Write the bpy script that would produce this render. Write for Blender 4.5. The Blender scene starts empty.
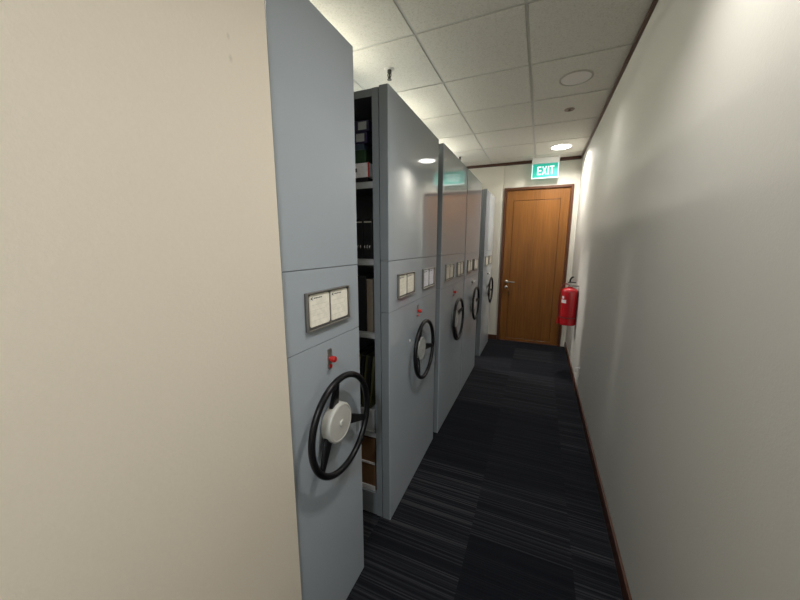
import bpy, bmesh, math, random
from mathutils import Vector, Matrix
random.seed(7)
PI = math.pi
C = bpy.context.scene.collection

# ------------------------------------------------------------------ measures of the place (metres)
XW = 0.441          # right wall
XA = -0.655         # faces of the shelving units
HC = 2.677          # ceiling
YE = 5.17           # end wall
ZT = 2.183          # top of the units
XL = -0.645         # near left wall
YL = 0.672          # where that wall ends
SEAM1, SEAM2 = 1.417, 1.165

# ------------------------------------------------------------------ materials
def mat(name, col, rough=0.5, metal=0.0, spec=0.5):
    m = bpy.data.materials.new(name); m.use_nodes = True
    b = m.node_tree.nodes['Principled BSDF']
    b.inputs['Base Color'].default_value = (*col, 1)
    b.inputs['Roughness'].default_value = rough
    b.inputs['Metallic'].default_value = metal
    b.inputs['Specular IOR Level'].default_value = spec
    return m

class NT:
    def __init__(s, m):
        s.t = m.node_tree; s.b = s.t.nodes['Principled BSDF']
    def n(s, kind, **kw):
        o = s.t.nodes.new(kind)
        for k, v in kw.items(): setattr(o, k, v)
        return o
    def l(s, a, b): s.t.links.new(a, b)
    def math(s, op, a, b=None, c=None, clamp=False):
        o = s.n('ShaderNodeMath', operation=op, use_clamp=clamp)
        for i, v in enumerate((a, b, c)):
            if v is None: continue
            if isinstance(v, (int, float)): o.inputs[i].default_value = v
            else: s.l(v, o.inputs[i])
        return o.outputs[0]
    def ramp(s, f, stops, interp='LINEAR'):
        o = s.n('ShaderNodeValToRGB'); r = o.color_ramp; r.interpolation = interp
        while len(r.elements) < len(stops): r.elements.new(0.5)
        for e, (p, c) in zip(r.elements, stops):
            e.position = p; e.color = (*c, 1)
        s.l(f, o.inputs[0]); return o.outputs[0]
    def noise(s, vec, scale, detail=2, rough=0.5):
        o = s.n('ShaderNodeTexNoise'); o.inputs['Scale'].default_value = scale
        o.inputs['Detail'].default_value = detail; o.inputs['Roughness'].default_value = rough
        s.l(vec, o.inputs['Vector']); return o.outputs['Fac']
    def mapping(s, vec, scale=(1, 1, 1), loc=(0, 0, 0)):
        o = s.n('ShaderNodeMapping'); o.inputs['Scale'].default_value = scale
        o.inputs['Location'].default_value = loc; s.l(vec, o.inputs[0]); return o.outputs[0]
    def bump(s, h, strength, dist=0.002):
        o = s.n('ShaderNodeBump'); o.inputs['Strength'].default_value = strength
        o.inputs['Distance'].default_value = dist; s.l(h, o.inputs['Height'])
        s.l(o.outputs[0], s.b.inputs['Normal'])

def wallpaper(name, c1, c2, marks=()):
    m = mat(name, c1, 0.62, 0, 0.3); t = NT(m)
    co = t.n('ShaderNodeTexCoord').outputs['Object']
    big = t.noise(co, 1.3, 3)
    fine = t.noise(co, 170, 3, 0.65)
    mid = t.noise(co, 45, 3)
    f = t.math('ADD', t.math('MULTIPLY', big, 0.6), t.math('MULTIPLY', fine, 0.4))
    col = t.ramp(f, [(0.3, c2), (0.65, c1)])
    for (y, z, r, k) in marks:
        g = t.n('ShaderNodeNewGeometry').outputs['Position']
        sx = t.n('ShaderNodeSeparateXYZ'); t.l(g, sx.inputs[0])
        dy = t.math('SUBTRACT', sx.outputs[1], y); dz = t.math('SUBTRACT', sx.outputs[2], z)
        dz = t.math('MULTIPLY', dz, 0.6)
        d = t.math('SQRT', t.math('ADD', t.math('MULTIPLY', dy, dy), t.math('MULTIPLY', dz, dz)))
        fac = t.math('MULTIPLY', t.math('SUBTRACT', 1.0, t.math('DIVIDE', d, r), clamp=True), k)
        mx = t.n('ShaderNodeMix', data_type='RGBA'); t.l(fac, mx.inputs[0]); t.l(col, mx.inputs[6])
        mx.inputs[7].default_value = (0.18, 0.16, 0.13, 1); col = mx.outputs[2]
    t.l(col, t.b.inputs['Base Color'])
    t.bump(t.math('ADD', fine, t.math('MULTIPLY', mid, 0.8)), 0.4, 0.0012)
    return m

M = {}
M['wall_r'] = wallpaper('wallpaper_pale', (0.565, 0.555, 0.515), (0.53, 0.52, 0.48))
M['wall_l'] = wallpaper('wallpaper_cream', (0.74, 0.665, 0.55), (0.70, 0.625, 0.515),
                        [(0.560, 1.934, 0.005, 0.28), (0.562, 1.892, 0.006, 0.32)])
M['wall_e'] = wallpaper('wallpaper_end', (0.62, 0.60, 0.53), (0.58, 0.56, 0.49))

def ceiling_tile():
    m = mat('mineral_fibre_tile', (0.66, 0.64, 0.59), 0.9, 0, 0.1); t = NT(m)
    co = t.n('ShaderNodeTexCoord').outputs['Object']
    a = t.noise(co, 110, 3, 0.7); b = t.noise(co, 420, 2)
    f = t.math('ADD', t.math('MULTIPLY', a, 0.6), t.math('MULTIPLY', b, 0.4))
    t.l(t.ramp(f, [(0.34, (0.48, 0.46, 0.40)), (0.46, (0.66, 0.64, 0.58)), (0.7, (0.74, 0.72, 0.66))]), t.b.inputs['Base Color'])
    t.bump(f, 0.6, 0.002)
    return m
M['tile'] = ceiling_tile()
M['tbar'] = mat('grid_bar', (0.56, 0.55, 0.51), 0.5, 0, 0.3)
M['void'] = mat('ceiling_void', (0.06, 0.06, 0.055), 0.9)

def carpet():
    m = mat('striped_carpet_tile', (0.01, 0.011, 0.014), 0.95, 0, 0.08); t = NT(m)
    g = t.n('ShaderNodeTexCoord').outputs['Object']
    sx = t.n('ShaderNodeSeparateXYZ'); t.l(g, sx.inputs[0])
    T = 0.478
    u = t.math('DIVIDE', t.math('ADD', sx.outputs[0], 0.235 + T * 10), T)
    v = t.math('DIVIDE', t.math('ADD', sx.outputs[1], -1.47 + T * 20), T)
    cu = t.math('FLOOR', u); cv = t.math('FLOOR', v)
    cell = t.n('ShaderNodeCombineXYZ'); t.l(cu, cell.inputs[0]); t.l(cv, cell.inputs[1])
    wn = t.n('ShaderNodeTexWhiteNoise', noise_dimensions='3D'); t.l(cell.outputs[0], wn.inputs['Vector'])
    rnd = wn.outputs['Value']
    wn2 = t.n('ShaderNodeTexWhiteNoise', noise_dimensions='3D')
    o2 = t.n('ShaderNodeVectorMath', operation='ADD'); t.l(cell.outputs[0], o2.inputs[0]); o2.inputs[1].default_value = (5.3, 9.1, 4)
    t.l(o2.outputs[0], wn2.inputs['Vector']); rnd2 = wn2.outputs['Value']
    # stripes run across the corridor, other for every tile
    vec = t.n('ShaderNodeCombineXYZ')
    t.l(t.math('ADD', sx.outputs[1], t.math('MULTIPLY', rnd, 37.0)), vec.inputs[1])
    t.l(t.math('MULTIPLY', sx.outputs[0], 0.006), vec.inputs[0])
    s1 = t.noise(vec.outputs[0], 105, 1.5, 0.55)
    s2 = t.noise(vec.outputs[0], 16, 1, 0.5)
    stripe = t.ramp(s1, [(0.42, (0, 0, 0)), (0.50, (0.45, 0.45, 0.45)), (0.60, (1, 1, 1))])
    amp = t.math('ADD', 0.25, t.math('MULTIPLY', t.math('POWER', rnd2, 1.2), 0.9))
    band = t.math('MULTIPLY', t.math('SUBTRACT', s2, 0.2, clamp=True), 1.9)
    f = t.math('MULTIPLY', t.math('MULTIPLY', stripe, amp), band)
    f = t.math('ADD', f, t.math('MULTIPLY', rnd2, 0.10))
    fib = t.noise(g, 900, 2)
    f = t.math('MULTIPLY', f, t.math('ADD', 0.55, t.math('MULTIPLY', fib, 0.9)))
    t.l(t.ramp(f, [(0.0, (0.006, 0.007, 0.010)), (0.45, (0.018, 0.019, 0.023)), (1.0, (0.052, 0.053, 0.056))]), t.b.inputs['Base Color'])
    t.bump(t.math('ADD', t.math('MULTIPLY', s1, 1.2), fib), 0.6, 0.003)
    return m
M['carpet'] = carpet()

def paint(name, col, rough=0.2, spec=0.6):
    m = mat(name, col, rough, 0, spec); t = NT(m)
    co = t.n('ShaderNodeTexCoord').outputs['Object']
    n = t.noise(co, 500, 2); t.bump(n, 0.006, 0.0001)
    r = t.noise(co, 3, 3)
    t.l(t.math('ADD', rough - 0.01, t.math('MULTIPLY', r, 0.02)), t.b.inputs['Roughness'])
    return m
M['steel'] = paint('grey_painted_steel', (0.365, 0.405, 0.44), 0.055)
M['steel_side'] = paint('grey_painted_rack_steel_and_shade', (0.18, 0.20, 0.212), 0.42, 0.4)  # rack paint; on the panel returns its dark tone stands in for shade
M['steel_in'] = mat('grey_shelf_steel', (0.30, 0.31, 0.31), 0.5, 0, 0.3)
M['frame'] = mat('bronze_grey_metal', (0.14, 0.135, 0.125), 0.42, 0.5)
M['frame_rim'] = mat('brushed_rim_metal', (0.30, 0.285, 0.26), 0.35, 0.75)
M['black'] = mat('black_plastic', (0.004, 0.004, 0.005), 0.36, 0, 0.3)
M['rubber'] = mat('dark_rubber', (0.012, 0.012, 0.013), 0.7)
M['ivory'] = mat('ivory_plastic', (0.50, 0.495, 0.455), 0.38)
M['hub_grey'] = mat('grey_hub_plastic', (0.36, 0.37, 0.36), 0.35)
M['red'] = mat('red_plastic', (0.42, 0.015, 0.012), 0.3)
M['chrome'] = mat('chrome', (0.72, 0.71, 0.69), 0.2, 1.0)
M['darkmetal'] = mat('dark_metal', (0.07, 0.068, 0.06), 0.4, 0.7)
M['white'] = mat('white_plastic', (0.75, 0.75, 0.73), 0.4)
M['trim'] = mat('dark_brown_trim', (0.060, 0.021, 0.010), 0.35)

def paper(name, col):
    m = mat(name, col, 0.75, 0, 0.2); t = NT(m)
    co = t.n('ShaderNodeTexCoord').outputs['Object']
    n = t.noise(co, 60, 3)
    c2 = tuple(c * 0.9 for c in col)
    t.l(t.ramp(n, [(0.35, c2), (0.6, col)]), t.b.inputs['Base Color'])
    return m
M['card'] = paper('cream_card', (0.90, 0.86, 0.74))
M['card_blue'] = paper('pale_lilac_card', (0.78, 0.77, 0.84))
M['card_dim'] = paper('beige_card', (0.60, 0.56, 0.48))
M['ink'] = mat('dark_ink', (0.03, 0.03, 0.03), 0.7)
M['ink_grey'] = mat('faded_ink', (0.62, 0.585, 0.49), 0.7)

def wood():
    m = mat('oak_veneer', (0.38, 0.16, 0.04), 0.36, 0, 0.4); t = NT(m)
    co = t.n('ShaderNodeTexCoord').outputs['Object']
    g = t.noise(t.mapping(co, (26, 26, 0.9)), 2.2, 5, 0.6)
    g2 = t.noise(t.mapping(co, (5.0, 5.0, 0.25)), 1.6, 2)
    f = t.math('ADD', t.math('MULTIPLY', g, 0.65), t.math('MULTIPLY', g2, 0.35))
    t.l(t.ramp(f, [(0.33, (0.135, 0.050, 0.010)), (0.5, (0.195, 0.076, 0.015)), (0.68, (0.25, 0.102, 0.022))]), t.b.inputs['Base Color'])
    return m
M['oak'] = wood()
M['oak_dark'] = mat('dark_oak_frame', (0.085, 0.028, 0.010), 0.38)
M['groove'] = mat('groove_shadow_line', (0.09, 0.032, 0.010), 0.6)
M['ext_red'] = mat('extinguisher_red', (0.42, 0.006, 0.012), 0.22, 0, 0.6)
M['ext_dark'] = mat('extinguisher_dark_band', (0.16, 0.008, 0.008), 0.4)
def emis(name, col, s):
    m = mat(name, (0.5, 0.5, 0.5), 0.5); b = m.node_tree.nodes['Principled BSDF']
    b.inputs['Emission Color'].default_value = (*col, 1); b.inputs['Emission Strength'].default_value = s
    return m
M['glow'] = emis('lit_diffuser', (1.0, 0.97, 0.92), 9)
M['tube'] = emis('fluorescent_tube_glow', (1.0, 0.96, 0.80), 44)
M['exit_green'] = emis('lit_green_sign', (0.02, 0.52, 0.38), 0.42)
M['exit_green'].node_tree.nodes['Principled BSDF'].inputs['Base Color'].default_value = (0.01, 0.30, 0.24, 1)
M['exit_white'] = emis('lit_white_letters', (0.85, 1.0, 0.97), 0.9)
M['exit_edge'] = emis('lit_sign_edge', (0.65, 0.95, 0.92), 0.7)
M['diff_off'] = mat('unlit_diffuser', (0.70, 0.68, 0.66), 0.45)
M['darkring'] = mat('dull_ring', (0.42, 0.40, 0.35), 0.6)
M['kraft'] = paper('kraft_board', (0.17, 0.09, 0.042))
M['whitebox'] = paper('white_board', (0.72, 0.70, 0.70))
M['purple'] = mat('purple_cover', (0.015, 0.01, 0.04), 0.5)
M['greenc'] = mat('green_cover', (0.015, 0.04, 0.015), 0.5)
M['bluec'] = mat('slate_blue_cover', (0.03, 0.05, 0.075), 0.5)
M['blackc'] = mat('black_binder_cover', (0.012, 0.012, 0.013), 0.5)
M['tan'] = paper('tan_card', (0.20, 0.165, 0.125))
M['olive'] = mat('olive_folder_card', (0.06, 0.06, 0.02), 0.6)

# ------------------------------------------------------------------ mesh helpers
def box(bm, x0, x1, y0, y1, z0, z1, bev=0.0, seg=2):
    x0, x1 = min(x0, x1), max(x0, x1); y0, y1 = min(y0, y1), max(y0, y1); z0, z1 = min(z0, z1), max(z0, z1)
    r = bmesh.ops.create_cube(bm, size=1.0)
    for v in r['verts']:
        v.co = Vector(((x0 + x1) / 2 + v.co.x * (x1 - x0), (y0 + y1) / 2 + v.co.y * (y1 - y0), (z0 + z1) / 2 + v.co.z * (z1 - z0)))
    if bev > 0:
        es = set(e for v in r['verts'] for e in v.link_edges)
        bmesh.ops.bevel(bm, geom=list(es), offset=bev, segments=seg, affect='EDGES', profile=0.5)

def lathe(bm, prof, axis='z', at=(0, 0, 0), n=40):
    """prof: (radius, height) pairs, turned about AXIS through AT; heights run along +axis"""
    rings = []
    A = {'z': lambda r, a, h: (r * math.cos(a), r * math.sin(a), h),
         'x': lambda r, a, h: (h, r * math.cos(a), r * math.sin(a)),
         'y': lambda r, a, h: (r * math.sin(a), h, r * math.cos(a))}[axis]
    at = Vector(at)
    for r, h in prof:
        if r < 1e-6: rings.append([bm.verts.new(at + Vector(A(0, 0, h)))])
        else: rings.append([bm.verts.new(at + Vector(A(r, 2 * PI * i / n, h))) for i in range(n)])
    for a, b in zip(rings, rings[1:]):
        for i in range(n):
            j = (i + 1) % n
            if len(a) == 1 and len(b) == 1: continue
            if len(a) == 1: bm.faces.new((a[0], b[j], b[i]))
            elif len(b) == 1: bm.faces.new((a[i], a[j], b[0]))
            else: bm.faces.new((a[i], a[j], b[j], b[i]))
    for R_ in (rings[0], rings[-1]):
        if len(R_) > 2: bm.faces.new(R_)

def tube(bm, pts, r, n=10, closed=False, rads=None):
    pts = [Vector(p) for p in pts]; N = len(pts); rings = []
    prev = None
    for i, p in enumerate(pts):
        if closed: t = pts[(i + 1) % N] - pts[i - 1]
        else: t = pts[min(i + 1, N - 1)] - pts[max(i - 1, 0)]
        t.normalize()
        if prev is None:
            a = Vector((0, 0, 1)) if abs(t.z) < 0.9 else Vector((1, 0, 0))
            u = t.cross(a).normalized()
        else:
            u = (prev - t * prev.dot(t)).normalized()
        prev = u; w = t.cross(u)
        rr = rads[i] if rads else r
        rings.append([bm.verts.new(p + (u * math.cos(2 * PI * k / n) + w * math.sin(2 * PI * k / n)) * rr) for k in range(n)])
    M_ = N if closed else N - 1
    for i in range(M_):
        a, b = rings[i], rings[(i + 1) % N]
        for k in range(n):
            bm.faces.new((a[k], a[(k + 1) % n], b[(k + 1) % n], b[k]))
    if not closed:
        bm.faces.new(rings[0]); bm.faces.new(rings[-1])

def prism(bm, outline, x0, x1):
    """outline of (y, z) points pushed from x0 to x1"""
    a = [bm.verts.new((x0, y, z)) for y, z in outline]; b = [bm.verts.new((x1, y, z)) for y, z in outline]
    n = len(a); bm.faces.new(a); bm.faces.new(b)
    for i in range(n): bm.faces.new((a[i], a[(i + 1) % n], b[(i + 1) % n], b[i]))

def obj(name, bm, m, parent=None, smooth=False, loc=None):
    bmesh.ops.recalc_face_normals(bm, faces=bm.faces)
    me = bpy.data.meshes.new(name)
    if smooth:
        for f in bm.faces: f.smooth = True
        for e in bm.edges:
            if len(e.link_faces) == 2 and e.calc_face_angle(0) > math.radians(38): e.smooth = False
    bm.to_mesh(me); bm.free()
    me.materials.append(m if not isinstance(m, str) else M[m])
    o = bpy.data.objects.new(name, me); C.objects.link(o)
    if smooth:
        wn = o.modifiers.new('weighted_normals', 'WEIGHTED_NORMAL'); wn.keep_sharp = True; wn.weight = 100
    if parent: o.parent = parent
    if loc: o.location = loc
    return o

def bx(name, m, x0, x1, y0, y1, z0, z1, parent=None, bev=0.0, smooth=False):
    bm = bmesh.new(); box(bm, x0, x1, y0, y1, z0, z1, bev)
    return obj(name, bm, m, parent, smooth or bev > 0)

def tag(o, label, cat, group=None):
    o['label'] = label; o['category'] = cat
    if group: o['group'] = group
    return o
def thing(name, label, cat, loc=(0, 0, 0), group=None):
    o = bpy.data.objects.new(name, None); C.objects.link(o); o.location = loc; o.empty_display_size = 0.1
    return tag(o, label, cat, group)
def struct(name, bm, m, smooth=False):
    o = obj(name, bm, m, None, smooth); o['kind'] = 'structure'; return o
def sbox(name, m, *a, bev=0.0):
    o = bx(name, m, *a, bev=bev); o['kind'] = 'structure'; return o
def copy_tree(o, parent=None):
    c = o.copy(); C.objects.link(c); c.parent = parent
    for ch in list(o.children): copy_tree(ch, c)
    return c

# ------------------------------------------------------------------ the setting
XR = -3.3           # far side of the shelving room
YN = -2.0           # behind the camera
sbox('floor', 'carpet', XR, XW + 0.1, YN, YE + 0.1, -0.1, 0.0)
sbox('wall_right', 'wall_r', XW, XW + 0.1, YN, YE + 0.1, 0, HC + 0.05)
sbox('wall_left', 'wall_l', XL - 0.14, XL, YN, YL, 0, HC + 0.05)
sbox('wall_near', 'wall_l', XL, XW, YN - 0.1, YN, 0, HC + 0.05)
sbox('wall_left_far', 'wall_e', XR - 0.1, XR, YL - 0.1, YE + 0.1, 0, HC + 0.05)
sbox('wall_left_near', 'wall_e', XR, XL - 0.14, YL - 0.1, YL, 0, HC + 0.05)
# end wall: door opening, a shallow return left of the door
DX0, DX1, DZ = -0.545, 0.372, 2.322      # outer size of the door frame
bm = bmesh.new()
box(bm, DX1, XW, YE, YE + 0.1, 0, HC + 0.05)
box(bm, -0.575, DX0, YE, YE + 0.1, 0, HC + 0.05)
box(bm, DX0, DX1, YE, YE + 0.1, DZ, HC + 0.05)
box(bm, XR, -0.565, YE - 0.022, YE + 0.1, 0, HC + 0.05)
struct('wall_end', bm, 'wall_e')

# ceiling: mineral tiles lying in a bar grid
gx = [-0.146 - 0.592 * k for k in range(6)][::-1] + [XW]
gx[0] = XR if gx[0] < XR else gx[0]
gx = [XR] + [x for x in gx if x > XR + 0.02]
gy = [YN] + [y for y in [1.913 + 0.6 * k for k in range(-7, 6)] if y > YN + 0.05] + [YE + 0.02]
bm = bmesh.new()
for a, b in zip(gx, gx[1:]):
    for c, d in zip(gy, gy[1:]):
        if b <= XL - 0.10 and d <= YL: continue
        box(bm, a + 0.0088, b - 0.0088, c + 0.0088, d - 0.0088, HC, HC + 0.012)
struct('ceiling', bm, 'tile')
sbox('ceiling_slab', 'void', XR - 0.1, XW + 0.1, YN - 0.1, YE + 0.1, HC + 0.014, HC + 0.08)
bm = bmesh.new()
for x in gx[1:-1]: box(bm, x - 0.0072, x + 0.0072, (YN if x > XL else YL), YE, HC + 0.003, HC + 0.014)
for y in gy[1:-1]: box(bm, (XR if y > YL else XL), XW, y - 0.0068, y + 0.0068, HC + 0.0035, HC + 0.014)
struct('trim_1', bm, 'tbar')

# dark cornice and skirting
bm = bmesh.new(); box(bm, XW - 0.016, XW, YN, YE, HC - 0.026, HC - 0.001, 0.002)
struct('trim_2', bm, 'trim')
bm = bmesh.new(); box(bm, XR, XW - 0.016, YE - 0.040, YE, HC - 0.038, HC - 0.001, 0.002)
struct('trim_3', bm, 'trim')
def skirting(name, run, along, face, sgn, t=0.012, h=0.075):
    bm = bmesh.new()
    a, b = run
    if along == 'y': box(bm, face, face + sgn * t, a, b, 0, h, 0.003)
    else: box(bm, a, b, face, face + sgn * t, 0, h, 0.003)
    struct(name, bm, 'trim')
skirting('baseboard_right', (YN, YE), 'y', XW, -1)
skirting('baseboard_left', (YN, YL), 'y', XL, 1)
skirting('baseboard_end', (-1.2, DX0), 'x', YE - 0.022, -1)

# ------------------------------------------------------------------ door
d = thing('door_1', '', ''); del d['label']; del d['category']; d['kind'] = 'structure'; d.location = (0, 0, 0)
FW = 0.034
bm = bmesh.new()
box(bm, DX0, DX0 + FW, YE - 0.022, YE + 0.09, 0, DZ, 0.003)
box(bm, DX1 - FW, DX1, YE - 0.022, YE + 0.09, 0, DZ, 0.003)
box(bm, DX0, DX1, YE - 0.0215, YE + 0.09, DZ - FW, DZ, 0.003)
obj('door_frame', bm, 'oak_dark', d, True)
lx0, lx1, lz = DX0 + FW + 0.003, DX1 - FW - 0.003, DZ - FW - 0.003
# leaf made as stiles, rails and a centre field, parted by a routed groove
px0, px1, pz0, pz1 = lx0 + 0.105, lx1 - 0.115, 0.045, 2.135
g = 0.006
bm = bmesh.new()
yb, yf = YE + 0.045, YE + 0.004
box(bm, lx0, px0 - g / 2, yf, yb, 0.006, lz, 0.0015, 1)
box(bm, px1 + g / 2, lx1, yf, yb, 0.006, lz, 0.0015, 1)
box(bm, px0 - g / 2 - 0.001, px1 + g / 2 + 0.001, yf, yb, pz1 + g / 2, lz, 0.0015, 1)
box(bm, px0 - g / 2 - 0.001, px1 + g / 2 + 0.001, yf, yb, 0.006, pz0 - g / 2, 0.0015, 1)
leaf = obj('door_leaf', bm, 'oak', d, False)
bx('door_panel', 'oak', px0 + g / 2, px1 - g / 2, yf + 0.0005, yb, pz0 + g / 2, pz1 - g / 2, d, 0.0015)
bx('door_groove', 'groove', px0 - g, px1 + g, yf + 0.010, yb - 0.001, pz0 - g, pz1 + g, d)
bm = bmesh.new()
hx, hz = -0.447, 0.935
lathe(bm, [(0, 0), (0.024, 0), (0.024, -0.006), (0.021, -0.008), (0, -0.008)], 'y', (hx, yf, hz), 28)
tube(bm, [(hx, yf - 0.005, hz), (hx, yf - 0.035, hz), (hx + 0.004, yf - 0.046, hz), (hx + 0.015, yf - 0.05, hz), (hx + 0.125, yf - 0.05, hz - 0.002)], 0.0095, 12)
obj('door_handle', bm, 'chrome', d, True)
bm = bmesh.new()
lathe(bm, [(0, 0), (0.022, 0), (0.022, -0.006), (0.010, -0.008), (0.010, -0.012), (0, -0.012)], 'y', (hx, yf, hz - 0.085), 28)
obj('door_lock', bm, 'chrome', d, True)
bx('threshold', 'trim', DX0, DX1, YE - 0.02, YE + 0.1, 0.0, 0.005, d)

# ------------------------------------------------------------------ mobile shelving units
XB = -2.62
SHELVES = [1.785, 1.425, 1.055, 0.505]
def rounded_rect(cy, cz, w, h, r, n=4):
    pts = []
    for (sy, sz, a0) in ((1, 1, 0), (-1, 1, PI / 2), (-1, -1, PI), (1, -1, 3 * PI / 2)):
        for k in range(n + 1):
            a = a0 + PI / 2 * k / n
            pts.append((cy + sy * (w / 2 - r) + r * math.cos(a), cz + sz * (h / 2 - r) + r * math.sin(a)))
    return pts

def label_holder(unit, cy, cz, cardm, tilt=0.0):
    w, h = 0.240, 0.124; x = XA
    bm = bmesh.new()
    prism(bm, rounded_rect(0, 0, w, h, 0.003), 0, 0.004)
    o = obj('label_holder', bm, 'frame', unit, False, (x, cy, cz))
    bm = bmesh.new()
    box(bm, 0.004, 0.013, -w / 2, w / 2, h / 2 - 0.004, h / 2, 0.0012, 1)
    box(bm, 0.004, 0.013, -w / 2, w / 2, -h / 2, -h / 2 + 0.004, 0.0012, 1)
    box(bm, 0.004, 0.013, -w / 2, -w / 2 + 0.005, -h / 2 + 0.004, h / 2 - 0.004, 0.0012, 1)
    box(bm, 0.004, 0.013, w / 2 - 0.004, w / 2, -h / 2 + 0.004, h / 2 - 0.004, 0.0012, 1)
    box(bm, 0.004, 0.009, 0.0012, 0.0048, -h / 2 + 0.004, h / 2 - 0.004, 0.001, 1)
    obj('holder_rim', bm, 'frame_rim', o, True)
    for s in (-1, 1):
        bm = bmesh.new(); prism(bm, rounded_rect(0, 0, 0.105, 0.104, 0.009), 0, 0.0015)
        k = obj('card', bm, cardm, o, False, (0.0045, s * 0.0560 + 0.003, 0.002))
        # printed heading and faint lines, set into the same card
        bm2 = bmesh.new()
        y0, z0 = -0.045, 0.040
        prism(bm2, [(y0, z0), (y0 + 0.011, z0 + 0.006), (y0 + 0.008, z0), (y0 + 0.011, z0 - 0.006)], 0.0015, 0.0018)
        for q in range(5): box(bm2, 0.0015, 0.0018, y0 + 0.017 + q * 0.0085, y0 + 0.0235 + q * 0.0085, z0 - 0.0015, z0 + 0.0018)
        obj('card_heading', bm2, 'ink', o, False, k.location)
        bm2 = bmesh.new()
        for q in range(4): box(bm2, 0.0015, 0.0017, -0.040, 0.040 - 0.012 * (q % 3), 0.018 - q * 0.017, 0.0188 - q * 0.017)
        obj('card_print', bm2, 'ink_grey', o, False, k.location)
    return o

def handwheel(unit, cy, cz, turn, hubm='hub_grey', hs=0.68):
    so = 0.048; Rr = 0.174
    bm = bmesh.new()
    n = 72
    pts = [(so, Rr * math.cos(2 * PI * k / n), Rr * math.sin(2 * PI * k / n)) for k in range(n)]
    tube(bm, pts, 0.0115, 14, True)
    w = obj('handwheel', bm, 'black', unit, True, (XA, cy, cz))
    for k in range(3):
        a = math.radians(turn + 120 * k)
        ca, sa = math.cos(a), math.sin(a)
        bm = bmesh.new()
        st = [(0.050, 0.022, 0.008, so - 0.034), (0.10, 0.017, 0.008, so - 0.020), (Rr - 0.006, 0.010, 0.006, so)]
        rings = []
        for (r, hw, ht, xx) in st:
            rings.append([bm.verts.new((xx + ht * sx_, r * ca - sa * hw * sy_, r * sa + ca * hw * sy_)) for sx_, sy_ in ((-1, -1), (-1, 1), (1, 1), (1, -1))])
        for p_, q_ in zip(rings, rings[1:]):
            for i in range(4): bm.faces.new((p_[i], p_[(i + 1) % 4], q_[(i + 1) % 4], q_[i]))
        bm.faces.new(rings[0]); bm.faces.new(rings[-1])
        es = [e for e in bm.edges]
        bmesh.ops.bevel(bm, geom=es, offset=0.002, segments=2, affect='EDGES')
        obj('spoke', bm, 'black', w, True)
    bm = bmesh.new()
    hp = [(0, 0.004), (0.068, 0.004), (0.072, 0.008), (0.072, 0.040), (0.069, 0.046), (0.064, 0.048), (0.062, 0.046), (0.060, 0.0465), (0.012, 0.0485),
          (0.012, 0.050), (0.010, 0.053), (0, 0.0545)]
    lathe(bm, [(a, b * hs) for a, b in hp], 'x', (0, 0, 0), 56)
    obj('hub', bm, hubm, w, True)
    bm = bmesh.new(); lathe(bm, [(0, 0), (0.02, 0), (0.02, 0.006), (0, 0.006)], 'x', (0, 0, 0), 24)
    obj('axle', bm, 'darkmetal', w, True)
    return w

def lock(unit, cy, cz, kind):
    bm = bmesh.new(); prism(bm, rounded_rect(0, 0, 0.022, 0.072, 0.003), 0, 0.003)
    o = obj('lock_plate', bm, 'frame_rim', unit, False, (XA, cy, cz))
    bm = bmesh.new()
    if kind == 'red':
        lathe(bm, [(0, 0.003), (0.008, 0.003), (0.008, 0.010), (0.0105, 0.011), (0.011, 0.014), (0.011, 0.023), (0.009, 0.026), (0, 0.027)], 'x', (0, 0, 0.0), 24)
        obj('lock_knob', bm, 'red', o, True)
        bm = bmesh.new(); lathe(bm, [(0, 0.003), (0.007, 0.003), (0.007, 0.007), (0, 0.007)], 'x', (0, 0, -0.027), 16)
        obj('lock_button', bm, 'red', o, True)
    else:
        lathe(bm, [(0, 0.003), (0.009, 0.003), (0.009, 0.012), (0, 0.013)], 'x', (0, 0, 0), 20)
        obj('lock_barrel', bm, 'black', o, True)
        bm = bmesh.new(); box(bm, 0.012, 0.022, -0.008, 0.075, -0.007, 0.007, 0.003)
        obj('lock_lever', bm, 'ivory', o, True)

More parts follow.
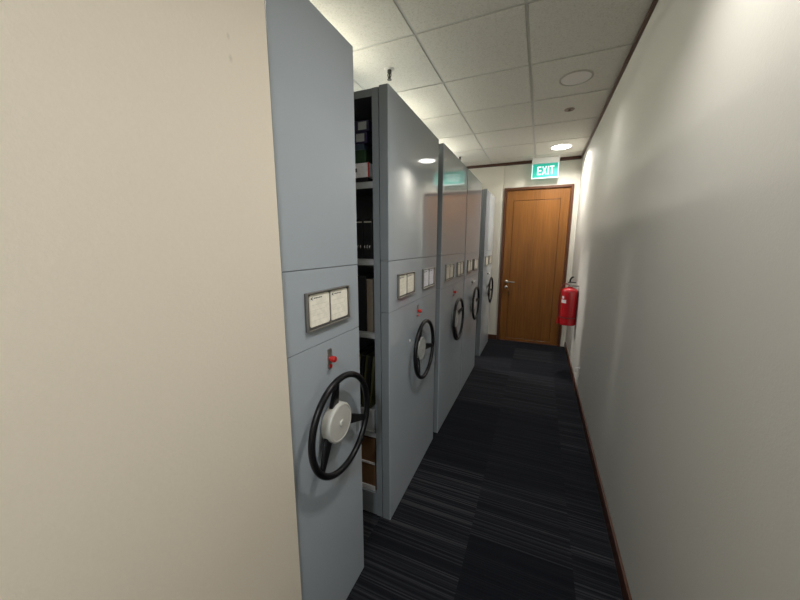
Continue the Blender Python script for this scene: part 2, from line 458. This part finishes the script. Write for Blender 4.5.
def unit(label, y0, y1, holders, locky, lockkind, wheely, turn, cardms, cap=False, yaw=0.0):
    u = thing('mobile_shelving_unit', label, 'shelving unit', (-1.2, (y0 + y1) / 2, 0), 'mobile shelving units in a row')
    base = Vector(u.location)
    made = []
    t = 0.045
    def part(name, m, *a, bev=0.0):
        o = bx(name, m, *a, parent=u, bev=bev); made.append(o); return o
    part('upper_panel', 'steel', XA - 0.005, XA, y0, y1, SEAM1 + 0.001, ZT, bev=0.0015)
    part('panel_return_shade', 'steel_side', XA - t, XA - 0.005, y0, y1, SEAM1 + 0.001, ZT, bev=0.001)  # return coloured darker than its panel, shade put into the colour
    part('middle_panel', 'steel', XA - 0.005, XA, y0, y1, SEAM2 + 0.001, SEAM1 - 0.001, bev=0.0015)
    part('panel_return_shade', 'steel_side', XA - t, XA - 0.005, y0, y1, SEAM2 + 0.001, SEAM1 - 0.001, bev=0.001)
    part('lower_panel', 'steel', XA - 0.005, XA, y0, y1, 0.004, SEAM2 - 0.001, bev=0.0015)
    part('panel_return_shade', 'steel_side', XA - t, XA - 0.005, y0, y1, 0.004, SEAM2 - 0.001, bev=0.001)
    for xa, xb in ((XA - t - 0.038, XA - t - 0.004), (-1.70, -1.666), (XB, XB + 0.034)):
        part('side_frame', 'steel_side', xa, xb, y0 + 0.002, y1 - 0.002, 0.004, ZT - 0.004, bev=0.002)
    x0, x1 = XB + 0.034, XA - t - 0.038
    part('base', 'steel_side', x0, x1, y0 + 0.004, y1 - 0.004, 0.006, 0.140, bev=0.002)
    # top sheet with a turned down edge
    bm = bmesh.new()
    box(bm, x0, x1, y0 + 0.003, y1 - 0.003, ZT - 0.010, ZT - 0.006)
    box(bm, x0, x1, y0 + 0.002, y0 + 0.006, ZT - 0.038, ZT - 0.006)
    box(bm, x0, x1, y1 - 0.006, y1 - 0.002, ZT - 0.038, ZT - 0.006)
    made.append(obj('top_panel', bm, 'steel_side', u))
    ym = (y0 + y1) / 2
    if y1 - y0 > 0.6:
        part('centre_panel', 'steel_in', x0, x1, ym - 0.002, ym + 0.002, 0.14, ZT - 0.010)
        sides = ((y0 + 0.004, ym - 0.003), (ym + 0.003, y1 - 0.004))
    else:
        part('back_panel', 'steel_in', x0, x1, y0 + 0.002, y0 + 0.006, 0.14, ZT - 0.010)
        sides = ((y0 + 0.007, y1 - 0.004),)
    for (a, b) in sides:
        for z in SHELVES:
            bm = bmesh.new()
            box(bm, x0, x1, a, b, z - 0.003, z)
            box(bm, x0, x1, a, a + 0.003, z - 0.030, z)
            box(bm, x0, x1, b - 0.003, b, z - 0.030, z)
            made.append(obj('shelf', bm, 'steel_in', u))
    for (hy, cm) in zip(holders, cardms): made.append(label_holder(u, hy, 1.283, cm))
    made.append(handwheel(u, wheely, 0.861, turn, *(('ivory', 0.86) if y0 < 1 else ())))
    n0 = len(u.children)
    lock(u, locky, 1.098, lockkind)
    if cap:
        bm = bmesh.new(); lathe(bm, [(0, 0), (0.008, 0), (0.007, 0.004), (0, 0.005)], 'x', (0, 0, 0), 16)
        obj('cover_cap', bm, 'white', u, True, (XA, 1.657, 0.947))
    for ch in u.children: ch.location = ch.location - base
    u.rotation_euler.z = math.radians(yaw)
    if yaw: u.location.x -= 0.004; u.location.y += 0.54 * math.sin(math.radians(-yaw)) 
    return u

unit('grey steel shelving unit beside the cream wall, nearest handwheel and a red lock knob', 0.684, 1.091, [0.890], 0.886, 'red', 0.887, 100, ['card'])
unit('wide grey steel shelving unit across the dark gap, files on its side', 1.373, 2.185, [1.59, 1.988], 1.79, 'red', 1.795, -8, ['card', 'card_blue'], cap=True, yaw=1.0)
unit('grey steel shelving unit reflecting the green exit sign, third along the row', 2.270, 3.063, [2.495, 2.868], 2.655, 'red', 2.675, 25, ['card_dim', 'card_dim'])
unit('grey steel shelving unit with a pale lever above its handwheel, fourth along the row', 3.092, 3.850, [3.310, 3.638], 3.46, 'lever', 3.50, 10, ['card_dim', 'card_dim'])
unit('last grey steel shelving unit, standing apart close to the wooden door', 4.235, 4.985, [4.44, 4.785], 4.60, 'lever', 4.66, -5, ['card_dim', 'card_dim'])

# ------------------------------------------------------------------ things on the shelves facing the open gap
YF = 1.373 + 0.010
XI = -0.742
def item_box(name, label, cat, m, x0, x1, z0, z1, y=YF, dep=0.30, group=None, bev=0.002):
    o = bx(name, m, x0, x1, y, y + dep, z0, z1, bev=bev); tag(o, label, cat, group); return o
# top shelf: white box, books lying on it
w = thing('document_box', 'white document box with a red edge on the top shelf', 'box', (-0.87, YF, 1.785))
def child_box(name, m, p, x0, x1, y0, y1, z0, z1, bev=0.0015):
    o = bx(name, m, x0, x1, y0, y1, z0, z1, parent=p, bev=bev)
    o.location = o.location - Vector(p.location); return o
child_box('box_body', 'whitebox', w, -0.99, -0.760, YF, YF + 0.28, 1.8075, 1.872)
child_box('red_edge', 'red', w, -0.7635, -0.7595, YF - 0.001, YF + 0.004, 1.8075, 1.8725, 0)
child_box('box_mark', 'ink', w, -0.835, -0.822, YF - 0.0008, YF + 0.001, 1.832, 1.850, 0)
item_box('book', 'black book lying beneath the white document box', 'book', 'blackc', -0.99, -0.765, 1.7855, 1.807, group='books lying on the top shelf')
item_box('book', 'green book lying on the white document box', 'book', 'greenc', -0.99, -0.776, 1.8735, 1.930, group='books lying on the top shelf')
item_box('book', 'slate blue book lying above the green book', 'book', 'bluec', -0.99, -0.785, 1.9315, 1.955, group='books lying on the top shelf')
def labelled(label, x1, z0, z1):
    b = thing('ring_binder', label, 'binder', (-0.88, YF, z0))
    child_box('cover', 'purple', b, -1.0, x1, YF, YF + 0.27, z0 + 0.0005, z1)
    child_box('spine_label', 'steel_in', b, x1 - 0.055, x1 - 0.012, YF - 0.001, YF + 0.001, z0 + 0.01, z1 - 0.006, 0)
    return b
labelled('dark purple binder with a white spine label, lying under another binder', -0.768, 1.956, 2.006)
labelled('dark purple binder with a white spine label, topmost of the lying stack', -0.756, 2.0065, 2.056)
# second shelf: black comb bound files
for k in range(5):
    x1 = -0.748 - k * 0.052
    b = thing('file_binder', 'black ring-bound file standing on the second shelf, pale rings at its foot', 'binder', (x1 - 0.025, YF, 1.425), 'black files standing on the second shelf')
    child_box('cover', 'blackc', b, x1 - 0.048, x1, YF + 0.004, YF + 0.26, 1.4255, 1.615)
    for q in range(3):
        bm = bmesh.new()
        cx = x1 - 0.010 - q * 0.014
        tube(bm, [(cx, YF + 0.004 + 0.007 * math.cos(a) - 0.002, 1.482 + 0.010 * math.sin(a)) for a in [2 * PI * i / 14 for i in range(14)]], 0.0014, 6, True)
        o = obj('binding_ring', bm, 'chrome', b, True); o.location = -Vector(b.location)
    child_box('top_strip', 'ink_grey', b, x1 - 0.044, x1 - 0.004, YF + 0.003, YF + 0.006, 1.600, 1.604, 0)
# third shelf
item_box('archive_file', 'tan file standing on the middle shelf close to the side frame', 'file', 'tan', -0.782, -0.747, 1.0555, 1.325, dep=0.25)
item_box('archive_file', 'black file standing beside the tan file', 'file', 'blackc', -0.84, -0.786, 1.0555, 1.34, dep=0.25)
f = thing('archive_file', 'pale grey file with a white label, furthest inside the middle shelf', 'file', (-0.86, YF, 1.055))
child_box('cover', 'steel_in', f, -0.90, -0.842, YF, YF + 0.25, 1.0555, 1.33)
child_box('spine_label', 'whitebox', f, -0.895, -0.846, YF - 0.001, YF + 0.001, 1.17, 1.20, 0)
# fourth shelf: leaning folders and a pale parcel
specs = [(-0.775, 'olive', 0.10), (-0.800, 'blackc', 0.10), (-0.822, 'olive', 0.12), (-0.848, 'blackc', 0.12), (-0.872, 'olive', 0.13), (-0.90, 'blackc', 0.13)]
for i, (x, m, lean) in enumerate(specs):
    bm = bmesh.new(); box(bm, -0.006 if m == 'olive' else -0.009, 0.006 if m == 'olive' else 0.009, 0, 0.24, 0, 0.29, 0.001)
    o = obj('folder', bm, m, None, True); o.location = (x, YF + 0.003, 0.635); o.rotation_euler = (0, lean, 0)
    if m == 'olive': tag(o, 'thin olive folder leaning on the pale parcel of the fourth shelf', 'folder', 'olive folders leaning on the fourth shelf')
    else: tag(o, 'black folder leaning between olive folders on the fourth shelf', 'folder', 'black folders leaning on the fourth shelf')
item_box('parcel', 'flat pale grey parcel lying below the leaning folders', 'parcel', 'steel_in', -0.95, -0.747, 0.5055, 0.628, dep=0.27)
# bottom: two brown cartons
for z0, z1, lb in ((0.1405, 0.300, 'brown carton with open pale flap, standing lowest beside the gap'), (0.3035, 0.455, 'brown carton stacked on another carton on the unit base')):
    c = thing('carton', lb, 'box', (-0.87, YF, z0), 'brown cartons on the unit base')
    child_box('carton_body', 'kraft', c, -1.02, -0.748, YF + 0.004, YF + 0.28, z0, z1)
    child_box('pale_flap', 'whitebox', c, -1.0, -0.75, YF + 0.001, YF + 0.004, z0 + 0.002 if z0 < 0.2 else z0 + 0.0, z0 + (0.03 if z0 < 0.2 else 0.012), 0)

# ------------------------------------------------------------------ ceiling fittings
def downlight(label, x, y, lit, recessed=False, cone=125, blend=1.0):
    t = thing('downlight', label, 'ceiling light', (x, y, HC), 'round ceiling downlights')
    R_ = 0.122 if lit == 16 else 0.112
    bm = bmesh.new()
    lathe(bm, [(R_ - 0.014, 0.0), (R_, 0.0), (R_, -0.003), (R_ - 0.004, -0.006), (R_ - 0.012, -0.006), (R_ - 0.014, -0.003), (R_ - 0.014, 0.0)], 'z', (0, 0, 0), 56)
    obj('downlight_ring', bm, 'white' if lit and not recessed else 'darkring', t, True)
    bm = bmesh.new(); lathe(bm, [(0, -0.001), (R_ - 0.015, -0.001), (R_ - 0.015, -0.0045), (0, -0.0045)], 'z', (0, 0, 0), 56)
    obj('diffuser', bm, 'glow' if lit and not recessed else 'diff_off', t, True)
    if lit and recessed:
        L = bpy.data.lights.new('downlight_lamp', 'SPOT'); L.energy = lit; L.color = (1.0, 0.965, 0.92) if y > 0 else (0.90, 0.95, 1.0); L.spot_size = math.radians(cone); L.spot_blend = blend; L.shadow_soft_size = 0.09
        lo = bpy.data.objects.new('downlight_lamp', L); C.objects.link(lo); lo.location = (x, y, HC - 0.08)
    elif lit:
        L = bpy.data.lights.new('downlight_lamp', 'AREA'); L.shape = 'DISK'; L.size = 0.17; L.energy = lit; L.color = (1.0, 0.95, 0.88); L.spread = math.radians(150)
        lo = bpy.data.objects.new('downlight_lamp', L); C.objects.link(lo); lo.location = (x, y, HC - 0.012)
        lo.visible_camera = True
downlight('lit round downlight in the ceiling in front of the exit sign', 0.150, 4.60, 16)
downlight('dim round downlight with a thin ring in the corridor ceiling', 0.153, 2.825, 9, True)
downlight('lit round downlight above the first shelving unit', 0.15, 1.03, 42, True, 140, 1.0)
downlight('unseen round downlight added behind the camera to brighten the left wall', 0.15, -1.2, 78, True, 170, 0.5)  # added lamp out of view, brightens the left wall and first unit

def sprinkler(label, x, y, drop, group='pendent sprinklers above the shelving units'):
    t = thing('sprinkler', label, 'sprinkler', (x, y, HC), group)
    bm = bmesh.new(); lathe(bm, [(0, 0), (0.034, 0), (0.033, -0.003), (0.024, -0.006), (0, -0.006)], 'z', (0, 0, 0), 28)
    obj('cover_plate', bm, 'tbar', t, True)
    bm = bmesh.new()
    lathe(bm, [(0, -0.006), (0.014, -0.006), (0.014, -0.022), (0.010, -0.026), (0.006, -0.028), (0.005, -drop + 0.004), (0, -drop + 0.004)], 'z', (0, 0, 0), 20)
    for s in (-1, 1): tube(bm, [(s * 0.010, 0, -0.022), (s * 0.013, 0, -0.036), (s * 0.009, 0, -0.050), (0, 0, -drop + 0.006)], 0.0028, 8)
    obj('sprinkler_body', bm, 'darkmetal', t, True)
    bm = bmesh.new(); lathe(bm, [(0, -drop + 0.004), (0.015, -drop + 0.004), (0.016, -drop), (0, -drop)], 'z', (0, 0, 0), 20)
    obj('deflector', bm, 'darkmetal', t, True)
downlight('recessed round downlight over the far aisle behind the shelving fronts', -1.63, 4.12, 95, True, 130, 0.35)
downlight('recessed round downlight over the gap between the second and third units', -1.63, 2.35, 45, True, 130, 0.35)
sprinkler('dark pendent sprinkler above the open gap between the first two units', -1.030, 2.19, 0.066)
sprinkler('dark pendent sprinkler above the farther units near the end wall', -1.085, 4.55, 0.066)
t = thing('flush_sprinkler', 'small flush brownish sprinkler between the two corridor downlights', 'sprinkler', (0.155, 3.415, HC))
bm = bmesh.new(); lathe(bm, [(0.026, 0), (0.042, 0), (0.041, -0.004), (0.030, -0.006), (0.026, -0.003)], 'z', (0, 0, 0), 30)
obj('cover_plate', bm, mat('brownish_metal', (0.22, 0.17, 0.15), 0.4, 0.4), t, True)
bm = bmesh.new(); lathe(bm, [(0, 0), (0.026, 0), (0.026, -0.002), (0.010, -0.003), (0.009, -0.012), (0, -0.013)], 'z', (0, 0, 0), 24)
obj('sprinkler_body', bm, 'darkmetal', t, True)

# fluorescent battens over the shelving
for (y, where) in ((1.75, 'second unit'), (2.9, 'third unit'), (4.02, 'far aisle')):
    for (x, side) in ((-1.36, 'nearer the corridor'), (-1.97, 'farther from the corridor')):
        t = thing('fluorescent_batten', 'fluorescent batten hung over the ' + where + ', ' + side, 'ceiling light', (x, y, HC), 'fluorescent battens over the shelving')
        bm = bmesh.new(); box(bm, -0.03, 0.03, -0.36, 0.36, -0.115, -0.085, 0.003)
        obj('batten_body', bm, 'white', t, True)
        for s_ in (-1, 1):
            bm = bmesh.new(); tube(bm, [(0, s_ * 0.25, 0.0), (0, s_ * 0.25, -0.086)], 0.004, 8)
            obj('hanger', bm, 'chrome', t, True)
            bm = bmesh.new(); box(bm, -0.014, 0.014, s_ * 0.335 - 0.014, s_ * 0.335 + 0.014, -0.160, -0.114, 0.002)
            obj('tube_holder', bm, 'white', t, True)
        bm = bmesh.new(); lathe(bm, [(0, -0.32), (0.013, -0.32), (0.013, 0.32), (0, 0.32)], 'y', (0, 0, -0.142), 16)
        obj('tube', bm, 'tube', t, True)

# ------------------------------------------------------------------ exit sign
EY = 5.06
t = thing('exit_sign', 'green lit exit sign hanging from the ceiling before the wooden door', 'sign', (-0.005, EY, HC))
def sign_part(name, m, x0, x1, y0, y1, z0, z1, bev=0.002):
    o = bx(name, m, x0, x1, y0, y1, z0, z1, parent=t, bev=bev); o.location = -Vector(t.location); return o
sx0, sx1 = -0.182, 0.160
sign_part('sign_housing', 'white', sx0, sx1, EY - 0.035, EY + 0.025, 2.597, HC - 0.001, 0.004)
sign_part('sign_panel', 'exit_green', sx0 + 0.012, sx1 - 0.012, EY - 0.012, EY + 0.004, 2.418, 2.597, 0.001)
for nm, a in (('panel_edge', (sx0, sx0 + 0.012, 2.405, 2.597)), ('panel_edge', (sx1 - 0.012, sx1, 2.405, 2.597)), ('panel_edge', (sx0 + 0.012, sx1 - 0.012, 2.405, 2.418))):
    sign_part(nm, 'exit_edge', a[0], a[1], EY - 0.014, EY + 0.006, a[2], a[3], 0.001)
# letters, each cut from strokes
lz0, lz1 = 2.452, 2.562; s = 0.0145; lh = lz1 - lz0
def stroke(bm, a, b, w=s):
    a = Vector((a[0], 0, a[1])); b = Vector((b[0], 0, b[1])); dd = (b - a).normalized(); n_ = Vector((-dd.z, 0, dd.x)) * w / 2
    f_ = [a + n_, b + n_, b - n_, a - n_]
    v0 = [bm.verts.new((p.x, EY - 0.0145, p.z)) for p in f_]; v1 = [bm.verts.new((p.x, EY - 0.0118, p.z)) for p in f_]
    bm.faces.new(v0); bm.faces.new(v1)
    for i in range(4): bm.faces.new((v0[i], v0[(i + 1) % 4], v1[(i + 1) % 4], v1[i]))
def letter(fn):
    bm = bmesh.new(); fn(bm); o = obj('letter', bm, 'exit_white', t); o.location = -Vector(t.location)
x = -0.110
def E_(bm):
    stroke(bm, (x + s / 2, lz0), (x + s / 2, lz1)); w_ = 0.050
    for z in (lz0 + s / 2, (lz0 + lz1) / 2, lz1 - s / 2): stroke(bm, (x + s, z), (x + w_, z))
letter(E_)
x2 = x + 0.060
letter(lambda bm: (stroke(bm, (x2 + 0.007, lz0), (x2 + 0.053, lz1)), stroke(bm, (x2 + 0.053, lz0), (x2 + 0.007, lz1))))
x3 = x2 + 0.072
letter(lambda bm: stroke(bm, (x3 + s / 2, lz0), (x3 + s / 2, lz1)))
x4 = x3 + 0.024
letter(lambda bm: (stroke(bm, (x4 + 0.028, lz0), (x4 + 0.028, lz1 - s)), stroke(bm, (x4, lz1 - s / 2), (x4 + 0.056, lz1 - s / 2))))

# ------------------------------------------------------------------ fire extinguisher
ex, ey = 0.352, 4.16
t = thing('fire_extinguisher', 'red fire extinguisher with black lever hung on the wall beside the door', 'fire extinguisher', (ex, ey, 0.545))
bm = bmesh.new()
lathe(bm, [(0, 0.04), (0.070, 0.034), (0.078, 0.024), (0.084, 0.024), (0.088, 0.036), (0.088, 0.405), (0.086, 0.424), (0.078, 0.440), (0.060, 0.452), (0.035, 0.461), (0.024, 0.466), (0.024, 0.472), (0, 0.472)], 'z', (0, 0, 0), 48)
cyl = obj('cylinder', bm, 'ext_red', t, True)
bm = bmesh.new(); lathe(bm, [(0.0882, 0.105), (0.0892, 0.105), (0.0892, 0.120), (0.0882, 0.120)], 'z', (0, 0, 0), 48)
obj('dark_band', bm, 'ext_dark', t, True)
bm = bmesh.new()
def arc_patch(bm, a0, a1, z0, z1, r):
    n = 10; A0 = [bm.verts.new((r * math.cos(a0 + (a1 - a0) * i / n), r * math.sin(a0 + (a1 - a0) * i / n), z0)) for i in range(n + 1)]
    B0 = [bm.verts.new((v.co.x, v.co.y, z1)) for v in A0]
    for i in range(n): bm.faces.new((A0[i], A0[i + 1], B0[i + 1], B0[i]))
arc_patch(bm, math.radians(205), math.radians(247), 0.285, 0.325, 0.0888)
arc_patch(bm, math.radians(208), math.radians(228), 0.335, 0.365, 0.0888)
obj('white_label', bm, 'whitebox', t)
bm = bmesh.new()
lathe(bm, [(0, 0.468), (0.020, 0.468), (0.022, 0.476), (0.022, 0.488), (0.015, 0.494), (0.014, 0.520), (0, 0.522)], 'z', (0, 0, 0), 24)
lathe(bm, [(0, 0), (0.012, 0), (0.016, -0.004), (0.016, -0.014), (0, -0.014)], 'y', (-0.006, -0.014, 0.505), 20)
obj('valve', bm, 'chrome', t, True)
bm = bmesh.new()
box(bm, -0.030, 0.055, -0.010, 0.010, 0.518, 0.528, 0.002)
tube(bm, [(-0.006, 0, 0.526), (-0.006, 0, 0.550), (0.004, 0, 0.574), (0.026, 0, 0.588)], 0.010, 10)
obj('lever', bm, 'black', t, True)
bm = bmesh.new(); lathe(bm, [(0, 0), (0.012, 0), (0.012, 0.008), (0, 0.009)], 'z', (-0.026, 0.0, 0.494), 16)
obj('safety_tag', bm, 'ext_red', t, True)
bm = bmesh.new()
tube(bm, [(-0.018, 0.0, 0.500), (-0.060, -0.010, 0.505), (-0.094, -0.016, 0.47), (-0.103, -0.018, 0.38), (-0.104, -0.018, 0.25), (-0.101, -0.018, 0.14), (-0.099, -0.018, 0.095)], 0.0075, 10)
obj('hose', bm, 'ext_dark', t, True)
bm = bmesh.new()
lathe(bm, [(0, 0.0), (0.013, 0.0), (0.015, 0.01), (0.009, 0.085), (0, 0.085)], 'z', (-0.102, -0.018, 0.03), 16)
obj('nozzle', bm, 'ext_red', t, True)
bm = bmesh.new()
box(bm, 0.0878, XW - ex - 0.0002, -0.018, 0.018, 0.36, 0.47, 0.001)
box(bm, 0.012, XW - ex - 0.0005, -0.008, 0.008, 0.478, 0.486, 0.001)
obj('wall_bracket', bm, 'darkmetal', t, True)

# small white hook low on the right wall
t = thing('wall_hook', 'small white hook low on the right-hand wall', 'hook', (XW, 3.43, 0.285))
bm = bmesh.new(); box(bm, -0.004, -0.0003, -0.016, 0.016, -0.050, 0.030, 0.0015)
obj('hook_plate', bm, 'tbar', t, True)
bm = bmesh.new(); tube(bm, [(-0.004, 0, 0.012), (-0.022, 0, 0.022), (-0.036, 0, 0.012), (-0.038, 0, -0.010), (-0.034, 0, -0.024)], 0.006, 10)
obj('hook_arm', bm, 'white', t, True)

# ------------------------------------------------------------------ camera
cam = bpy.data.cameras.new('camera'); co_ = bpy.data.objects.new('camera', cam); C.objects.link(co_)
r_ = Vector((0.917449880, 0.397850386, 0.00088742)); u_ = Vector((-0.06846649, 0.15568688, 0.98543084)); f_ = Vector((-0.39191588, 0.90414416, -0.17007433))
m4 = Matrix(((r_.x, u_.x, -f_.x, 0.0), (r_.y, u_.y, -f_.y, 0.0), (r_.z, u_.z, -f_.z, 1.49285), (0, 0, 0, 1)))
co_.matrix_world = m4
cam.sensor_width = 36; cam.lens = 36 * 319.01 / 800; cam.clip_start = 0.02
bpy.context.scene.camera = co_

w = bpy.data.worlds.new('world'); bpy.context.scene.world = w; w.use_nodes = True
w.node_tree.nodes['Background'].inputs[0].default_value = (0.5, 0.55, 0.6, 1); w.node_tree.nodes['Background'].inputs[1].default_value = 0.05

vs = bpy.context.scene.view_settings
vs.view_transform = 'Standard'; vs.look = 'None'; vs.exposure = 0.34; vs.gamma = 1.0; vs.use_curve_mapping = False
